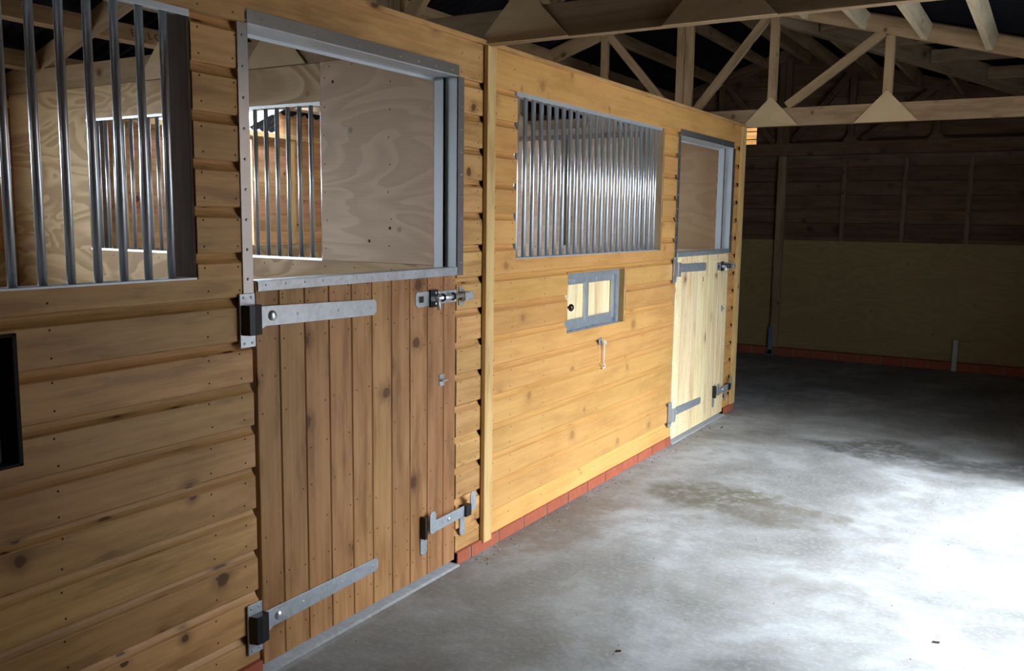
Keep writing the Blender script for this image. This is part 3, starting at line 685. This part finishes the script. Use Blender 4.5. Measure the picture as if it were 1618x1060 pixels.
# purlins between the trusses
SPANS = ((-1.15, 3.166), (3.213, 6.779), (6.827, 9.789))
RX = [1.99, 1.59, 1.19, .79, .39, .0, -.30]; LX = [-.72, -1.2, -1.68, -2.15, -2.63, -3.12]
def purlin(x, ya, yb, label, group=None, mat=None, dp=.105, w=.045):
    s = SR if x > AX else -SL; th = math.atan(s); z = zr(x) + .004; nx, nz = math.sin(th), math.cos(th)
    tx, tz = math.cos(th), -math.sin(th)
    q = [(x - tx * w / 2, z - tz * w / 2), (x + tx * w / 2, z + tz * w / 2)]
    P = [q[0], q[1], (q[1][0] + nx * dp, q[1][1] + nz * dp), (q[0][0] + nx * dp, q[0][1] + nz * dp)]
    mb = MB(); mb.prism(P, 'y', ya, yb); o = mb.build('purlin', mat or M['timber'], bevel=.002)
    return tag(o, label, 'purlin', group)
for si, (ya, yb) in enumerate(SPANS):
    for x in RX + LX:
        if si == 2 and x > 1.3: continue
        if si == 2 and x > -.1: ya = 6.9 + (x + .05) * 2.85 / 2.95 + .09
        elif si == 2: ya = 6.827
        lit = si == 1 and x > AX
        if si == 0:
            if x == -2.63: lab, gr = 'brown purlin with stamped dark letters, seen above the near window grille', None
            elif x == -3.12: lab, gr = 'lowest brown purlin seen through the near window grille', None
            else: lab, gr = 'brown purlin under the black roof, in front of the nearest truss', 'purlins before the nearest truss'
        elif si == 1: lab, gr = ('purlin paled as if daylit, between the nearest truss and the light one, over the aisle', 'daylit-toned purlins over the aisle') if x > AX else ('purlin over the second stable between the two nearer trusses', 'purlins over the second stable')
        else: lab, gr = 'shadowy purlin running from the light truss to the end wall', 'purlins near the end wall'
        p_ = purlin(x, ya, yb, lab, gr, M['lit_timber'] if lit else M['timber'])
        if si == 1 and x == -2.63: STAMP = p_
# timber stamp, letters facing the aisle
th = -math.atan(SL); sx = -2.63 + .0225 * math.cos(th) ; 
bml = bmesh.new()
for txt, yy in (('E', 3.43), ('L', 3.545), ('C', 3.59)):
    cu = bpy.data.curves.new('letter', 'FONT'); cu.body = txt; cu.size = .065; cu.extrude = .0004
    o = bpy.data.objects.new('letter', cu); C.objects.link(o)
    nx, nz = math.sin(th), math.cos(th)
    px = -2.63 + math.cos(th) * .0226 + nx * .032 + .0008; pz = zr(-2.63) + .004 - math.sin(th) * .0226 + nz * .032
    up = Vector((nx, 0, nz)); fw = Vector((0, 1, 0)); nrm = fw.cross(up)
    me = o.to_mesh(); me.transform(Matrix.Translation((px, yy, pz)) @ Matrix((fw, up, nrm)).transposed().to_4x4()); bml.from_mesh(me); o.to_mesh_clear()
    bpy.data.objects.remove(o)
me = bpy.data.meshes.new('stamped_letters'); bml.to_mesh(me); bml.free(); me.materials.append(M['ink'])
o = bpy.data.objects.new('stamped_letters', me); C.objects.link(o); o.parent = STAMP

# valley rafter and the wing's purlins
def mainz(x): return zr(x)
V0 = Vector((-.05, 6.90, mainz(-.05))); V1 = Vector((2.9, 9.75, mainz(2.9) + .0))
mb = MB(); mb.bar(V0 + Vector((0, 0, .05)), V1 + Vector((0, 0, .05)), .05, .16); tag(mb.build('valley_rafter', M['darktimber'], bevel=.002), 'long sloping valley rafter behind the light truss where the side roof joins', 'rafter')
for i, f in enumerate((.13, .25, .37, .50, .66, .83)):
    p = V0.lerp(V1, f) + Vector((.06, 0, .04))
    labs = ['highest', 'second highest', 'third highest', 'fourth highest', 'second lowest', 'lowest']
    mb = MB(); mb.bar(p, (7.4, p.y, p.z), .045, .10); tag(mb.build('purlin', M['darktimber'], bevel=.002), 'level purlin of the side roof ending on the valley rafter, %s of them' % labs[i], 'purlin')

# corrugated black roof sheets
def sheet(name, P00, P10, P01, P11, n, amp, mat, th=.0):
    """P00->P10 runs across the corrugations"""
    P00, P10, P01, P11 = map(Vector, (P00, P10, P01, P11)); V = []; F = []
    nrm = (P10 - P00).cross(P01 - P00).normalized()
    if nrm.z < 0: nrm = -nrm
    m = n * 6
    for i in range(m + 1):
        f = i / m; h = nrm * (amp * math.sin(2 * math.pi * f * n))
        for a_ in (P00.lerp(P10, f), P01.lerp(P11, f)): V.append(a_ + h)
    F = [(2 * i, 2 * i + 2, 2 * i + 3, 2 * i + 1) for i in range(m)]
    mb = MB(); mb.shared([tuple(v) for v in V], F, (0, 1, 0), smooth=True); o = mb.build(name, mat)
    so = o.modifiers.new('thickness', 'SOLIDIFY'); so.thickness = .003; return struct(o)
up = .15
def RZ(x): return zr(x) + up
rn = lambda L: max(2, int(L / .095))
sheet('ceiling', (AX, -1.3, RZ(AX)), (AX, 6.85, RZ(AX)), (2.75, -1.3, RZ(2.75)), (2.75, 6.85, RZ(2.75)), rn(8.15), .016, M['roof'])
sheet('ceiling_back', (AX, 6.85, RZ(AX)), (AX, 10.1, RZ(AX)), (V0.x + .1, 6.85, RZ(V0.x + .1)), (3.25, 10.1, RZ(3.25)), rn(3.25), .016, M['roof'])
sheet('ceiling_wing', (V0.x + .05, 6.86, RZ(V0.x + .05)), (8, 6.86, RZ(V0.x + .05)), (3.2, 10.1, RZ(3.2)), (8, 10.1, RZ(3.2)), 60, .012, M['roof'])
for nm, ya, yb, xe in (('ceiling_left_1', -1.3, 4.25, -3.8), ('ceiling_left_3', 5.42, 10.1, -3.85)):
    sheet(nm, (AX, ya, RZ(AX)), (AX, yb, RZ(AX)), (xe, ya, RZ(xe)), (xe, yb, RZ(xe)), rn(yb - ya), .016, M['roof'])
for nm, ya, yb in (('ceiling_left_5', 4.25, 5.42),):
    sheet(nm, (AX, ya, RZ(AX)), (AX, yb, RZ(AX)), (-2.85, ya, RZ(-2.85)), (-2.85, yb, RZ(-2.85)), rn(yb - ya), .016, M['roof'])
    sheet('window_%d' % (1 if ya < 2 else 2), (-2.85, ya, RZ(-2.85)), (-2.85, yb, RZ(-2.85)), (-3.52, ya, RZ(-3.52)), (-3.52, yb, RZ(-3.52)), rn(yb - ya), .016, M['rooflight'])

mb = MB(); gx = 4.2; V = [(xx, yy, zz) for yy in (6.852, 6.86) for xx, zz in ((-.02, RZ(-.02) - .01), (2.74, RZ(2.74) - .06), (2.74, RZ(0) + .0), (.1, RZ(0) + .0))]
mb.shared(V, [(0, 1, 2, 3), (7, 6, 5, 4), (0, 4, 5, 1), (1, 5, 6, 2), (2, 6, 7, 3), (3, 7, 4, 0)], (1, 0, 0)); struct(mb.build('wall_wing_gable', M['darkwood']))
# ------------------------------------------------------------------ end wall, right wall, wing, near wall
YB = 9.90
VO = (-.985, -.825, 2.285, 2.475)
def gable_top(x): return zr(x) + .16 if x <= .5 else max(zr(x), zr(.5)) + .16
mb = MB(); z = 0
while z < 3.35:
    zt = z + .145; tint = R.random(); off = (R.uniform(0, 40), R.uniform(0, 40))
    for (p, q, c, d) in subtract(-3.5, 7.5, z, zt, [VO]):
        mb.prism([(YB + .02, c), (YB + .001, c), (YB, c + .003), (YB, d - .003), (YB + .005, d), (YB + .02, d)] if False else [(YB, c + .002), (YB + .001, c), (YB + .02, c), (YB + .02, d), (YB + .006, d), (YB, d - .004)], 'z', 0, 1) if False else None
        V = [(xx, YB + a_, zz) for xx in (p, q) for (a_, zz) in ((0, c + .002), (.02, c), (.02, d), (.006, d), (0, d - .005))]
        mb.shared(V, [(0, 1, 2, 3, 4), (9, 8, 7, 6, 5), (0, 5, 6, 1), (1, 6, 7, 2), (2, 7, 8, 3), (3, 8, 9, 4), (4, 9, 5, 0)], (1, 0, 0), tint=tint, off=off)
    z = zt
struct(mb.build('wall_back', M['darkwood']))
mb = MB(); mb.box(-3.44, 7.4, YB - .052, YB - .040, .09, 1.262, g='x', tint=.5); struct(mb.build('wall_back_kickboard', M['kick']))
mb = MB()
for x in [-3.0, -2.4, -1.75, -1.1] + [.126 + .59 * i for i in range(12)]: mb.box(x - .02, x + .02, YB - .040, YB - .0005, 1.0, 2.118, g='z')
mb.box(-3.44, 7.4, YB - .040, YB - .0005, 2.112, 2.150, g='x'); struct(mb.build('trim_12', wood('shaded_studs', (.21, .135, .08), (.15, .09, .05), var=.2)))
mb = MB(); x = -3.44; 
while x < 7.4: mb.box(x, min(x + .215, 7.4), YB - .09, YB - .01, .0, .085, g='x'); x += .225
mb.box(-3.44, 7.4, YB - .086, YB - .012, 0, .083, g='x', mi=1); struct(mb.build('baseboard_back', [M['brick'], M['mortar']], bevel=.002))
# post with its galvanised shoe, and the odd steel strap further along
t = thing('timber_post', (-.50, YB - .09, .0), 'tall shaded timber post against the end wall, on a steel shoe', 'post')
MB().box(-.545, -.460, YB - .105, YB - .053, .09, 2.150, g='z').build('post', wood('post_timber', (.36, .25, .15), (.25, .16, .09)), t, bevel=.003)
mb = MB(); mb.box(-.562, -.515, YB - .112, YB - .106, .0, .31, g='z', tint=0); mb.box(-.59, -.49, YB - .125, YB - .091, .0, .012); mb.box(-.57, -.50, YB - .112, YB - .092, .0, .06)
mb.build('post_shoe', plain('painted_steel_blue', (.20, .27, .36), .5, .5), t, bevel=.001)
mb = MB(); mb.box(1.270, 1.315, YB - .112, YB - .104, .0, .315, g='z', tint=0); mb.box(1.275, 1.31, YB - .104, YB - .091, 0, .02, tint=0); screws(mb, [(1.292, YB - .112, z_) for z_ in (.08, .17, .28)], ax=(0, -1, 0))
tag(mb.build('steel_strap', plain('zinc_strap', (.38, .40, .40), .5, .5), bevel=.001), 'short grey steel strap standing upright at the foot of the end wall', 'strap')
# gable between ridge truss and the stables end is open; outdoors a boarded neighbour shows through the vent
mb = MB(); z = 1.6
while z < 3.2:
    mb.box(-3.2, .6, 10.55, 10.57, z, z + .078, g='x', tint=.4 + .2 * R.random()); mb.box(-3.2, .6, 10.575, 10.585, z + .075, z + .1, g='x', mi=1); z += .09
struct(mb.build('wall_outside', [wood('sunlit_boards', (.75, .42, .14), (.6, .3, .08), knot=.9, var=.1), M['seat']]))

RO = (2.68, 5.65, 0, 2.22)     # the wide entrance
mb = MB()
for (p, q, c, d) in subtract(-1.2, 6.80, 0, 2.34, [RO]):
    mb.box(XR, XR + .02, p, q, c, d, g='y', tint=.5); mb.box(XR + .021, XR + .10, p, q, c, d, g='y', tint=.5)
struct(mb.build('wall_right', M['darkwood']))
mb = MB(); mb.box(-3.5, 2.6, -1.32, -1.2, 0, 3.4, g='x', tint=.5); struct(mb.build('wall_front', M['darkwood']))
mb = MB(); mb.box(XR, 8.0, 6.80, 6.90, 0, 3.3, g='x', tint=.5); struct(mb.build('wall_wing_front', M['darkwood']))
mb = MB(); mb.box(7.5, 7.6, 6.9, 9.9, 0, 3.3, g='y', tint=.5); struct(mb.build('wall_wing_end', M['darkwood']))
# upper filling between right wall top and the sheets
mb = MB(); mb.box(XR, XR + .02, -1.2, 6.8, 2.345, zr(XR) + .14, g='y', tint=.5); struct(mb.build('wall_right_eaves', M['darkwood']))

# ------------------------------------------------------------------ floor, yard and litter
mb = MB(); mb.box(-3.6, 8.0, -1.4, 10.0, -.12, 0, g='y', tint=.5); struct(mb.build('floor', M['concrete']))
mb = MB(); mb.box(-30, 40, -30, 40, -.3, -.121, g='y', tint=.5); mb.box(8.01, 30, -20, 25, -.121, -.03); mb.box(2.61, 8.0, -20, 6.79, -.119, -.012 + .012 - .004); struct(mb.build('ground', M['gravel']))
chips = [(.90, 2.64, .009, 'dark wood chip on the concrete near the bottom edge of the floor', 30), (1.81, 3.30, .012, 'slim dark twig lying on the bright concrete', 10), (.14, 6.07, .016, 'dark chip on the floor in front of the pale door', 80)]
for (x, y, s, lab, rot) in chips:
    mb = MB(); a = math.radians(rot); dx, dy = math.cos(a) * s, math.sin(a) * s
    mb.bar((x - dx, y - dy, .004), (x + dx, y + dy, .005), .006, .005); tag(mb.build('wood_chip', M['nail'], bevel=.001), lab, 'wood chip')
mb = MB()
for i in range(420):
    if R.random() < .45: x = .02 + abs(R.gauss(0, .05)); y = R.uniform(3.0, 6.8)
    else: x = R.uniform(.1, 2.2); y = R.uniform(2.0, 6.5)
    r = R.uniform(.0012, .0038) * (1.2 if x < .12 else .8)
    mb.dome((x, y, 0), (0, 0, 1), r, r * .8, 6, 2, mi=R.choice((0, 0, 1)))
o = mb.build('grit', [plain('dark_grit', (.09, .075, .06), .9), plain('pale_grit', (.5, .5, .5), .9)]); o['kind'] = 'stuff'; o['label'] = 'fine grit scattered over the concrete floor and along the brick plinth'; o['category'] = 'grit'

# ------------------------------------------------------------------ light
w = bpy.data.worlds.new('sky'); bpy.context.scene.world = w; w.use_nodes = True; nt = w.node_tree; nt.nodes.clear()
bg = nt.nodes.new('ShaderNodeBackground'); wo = nt.nodes.new('ShaderNodeOutputWorld')
tc = nt.nodes.new('ShaderNodeTexCoord'); dt = nt.nodes.new('ShaderNodeVectorMath'); dt.operation = 'DOT_PRODUCT'
SKY = (math.cos(math.radians(50)), -.05, math.sin(math.radians(50)))     # the thin cloud is brightest around the hidden sun
dt.inputs[1].default_value = SKY; nt.links.new(tc.outputs['Generated'], dt.inputs[0])
def wm(op, a, b):
    x = nt.nodes.new('ShaderNodeMath'); x.operation = op
    for k, v in enumerate((a, b)):
        if isinstance(v, (int, float)): x.inputs[k].default_value = v
        else: nt.links.new(v, x.inputs[k])
    return x.outputs[0]
gl = wm('POWER', wm('MAXIMUM', dt.outputs['Value'], 0.0), 8.0)
sx = nt.nodes.new('ShaderNodeSeparateXYZ'); nt.links.new(tc.outputs['Generated'], sx.inputs[0])
west = wm('MULTIPLY', wm('MAXIMUM', wm('MULTIPLY', sx.outputs[0], -1.0), 0.0), 15.0)
nt.links.new(wm('ADD', wm('ADD', wm('MULTIPLY', gl, 34.0), west), 3.0), bg.inputs[1])
bg.inputs[0].default_value = (.80, .90, 1.0, 1)
nt.links.new(bg.outputs[0], wo.inputs[0])
def portal(name, loc, rot, sx_, sy_):
    l = bpy.data.lights.new(name, 'AREA'); l.shape = 'RECTANGLE'; l.size = sx_; l.size_y = sy_; l.cycles.is_portal = True
    o = bpy.data.objects.new(name, l); C.objects.link(o); o.location = loc; o.rotation_euler = rot
H = math.pi / 2
portal('daylight_entrance', (XR + .12, (RO[0] + RO[1]) / 2, 1.11), (0, H, 0), 2.22, RO[1] - RO[0])
portal('daylight_unseen_opening', (XO - .03, 1.3, 1.63), (0, -H, 0), .84, 2.6)
portal('daylight_unseen_opening', (XO - .03, 4.79, 1.63), (0, -H, 0), .84, .7)  # portal of an unseen window opening, added to light the second stable
portal('daylight_unseen_opening', (XO - .03, 6.33, 1.12), (0, -H, 0), 1.86, .7)  # portal of the added doorway opening, also lighting the second stable
for yy, ll in ((4.83, 1.17),): portal('daylight_rooflight', (-3.17, yy, RZ(-3.17) + .03), (0, -math.atan(SL), 0), .72, ll)
# ------------------------------------------------------------------ camera
f, yaw, pit, rol, d = 1409.7, .54271, .13025, .01353, 2.055
fw = Vector((-math.sin(yaw) * math.cos(pit), math.cos(yaw) * math.cos(pit), -math.sin(pit))); rt = Vector((math.cos(yaw), math.sin(yaw), 0)); u = rt.cross(fw)
r2 = rt * math.cos(rol) + u * math.sin(rol); u2 = -rt * math.sin(rol) + u * math.cos(rol)
cam = bpy.data.cameras.new('camera'); cam.sensor_width = 36; cam.lens = f / 1618 * 36; cam.clip_start = .02
co = bpy.data.objects.new('camera', cam); C.objects.link(co); co.matrix_world = Matrix.Translation((d, 0, 1.45)) @ Matrix((r2, u2, -fw)).transposed().to_4x4()
sc = bpy.context.scene; sc.camera = co
sc.view_settings.view_transform = 'Standard'; sc.view_settings.look = 'None'; sc.view_settings.gamma = 1; sc.view_settings.exposure = 0.0
sc.cycles.max_bounces = 8; sc.cycles.diffuse_bounces = 5; sc.cycles.sample_clamp_indirect = 8
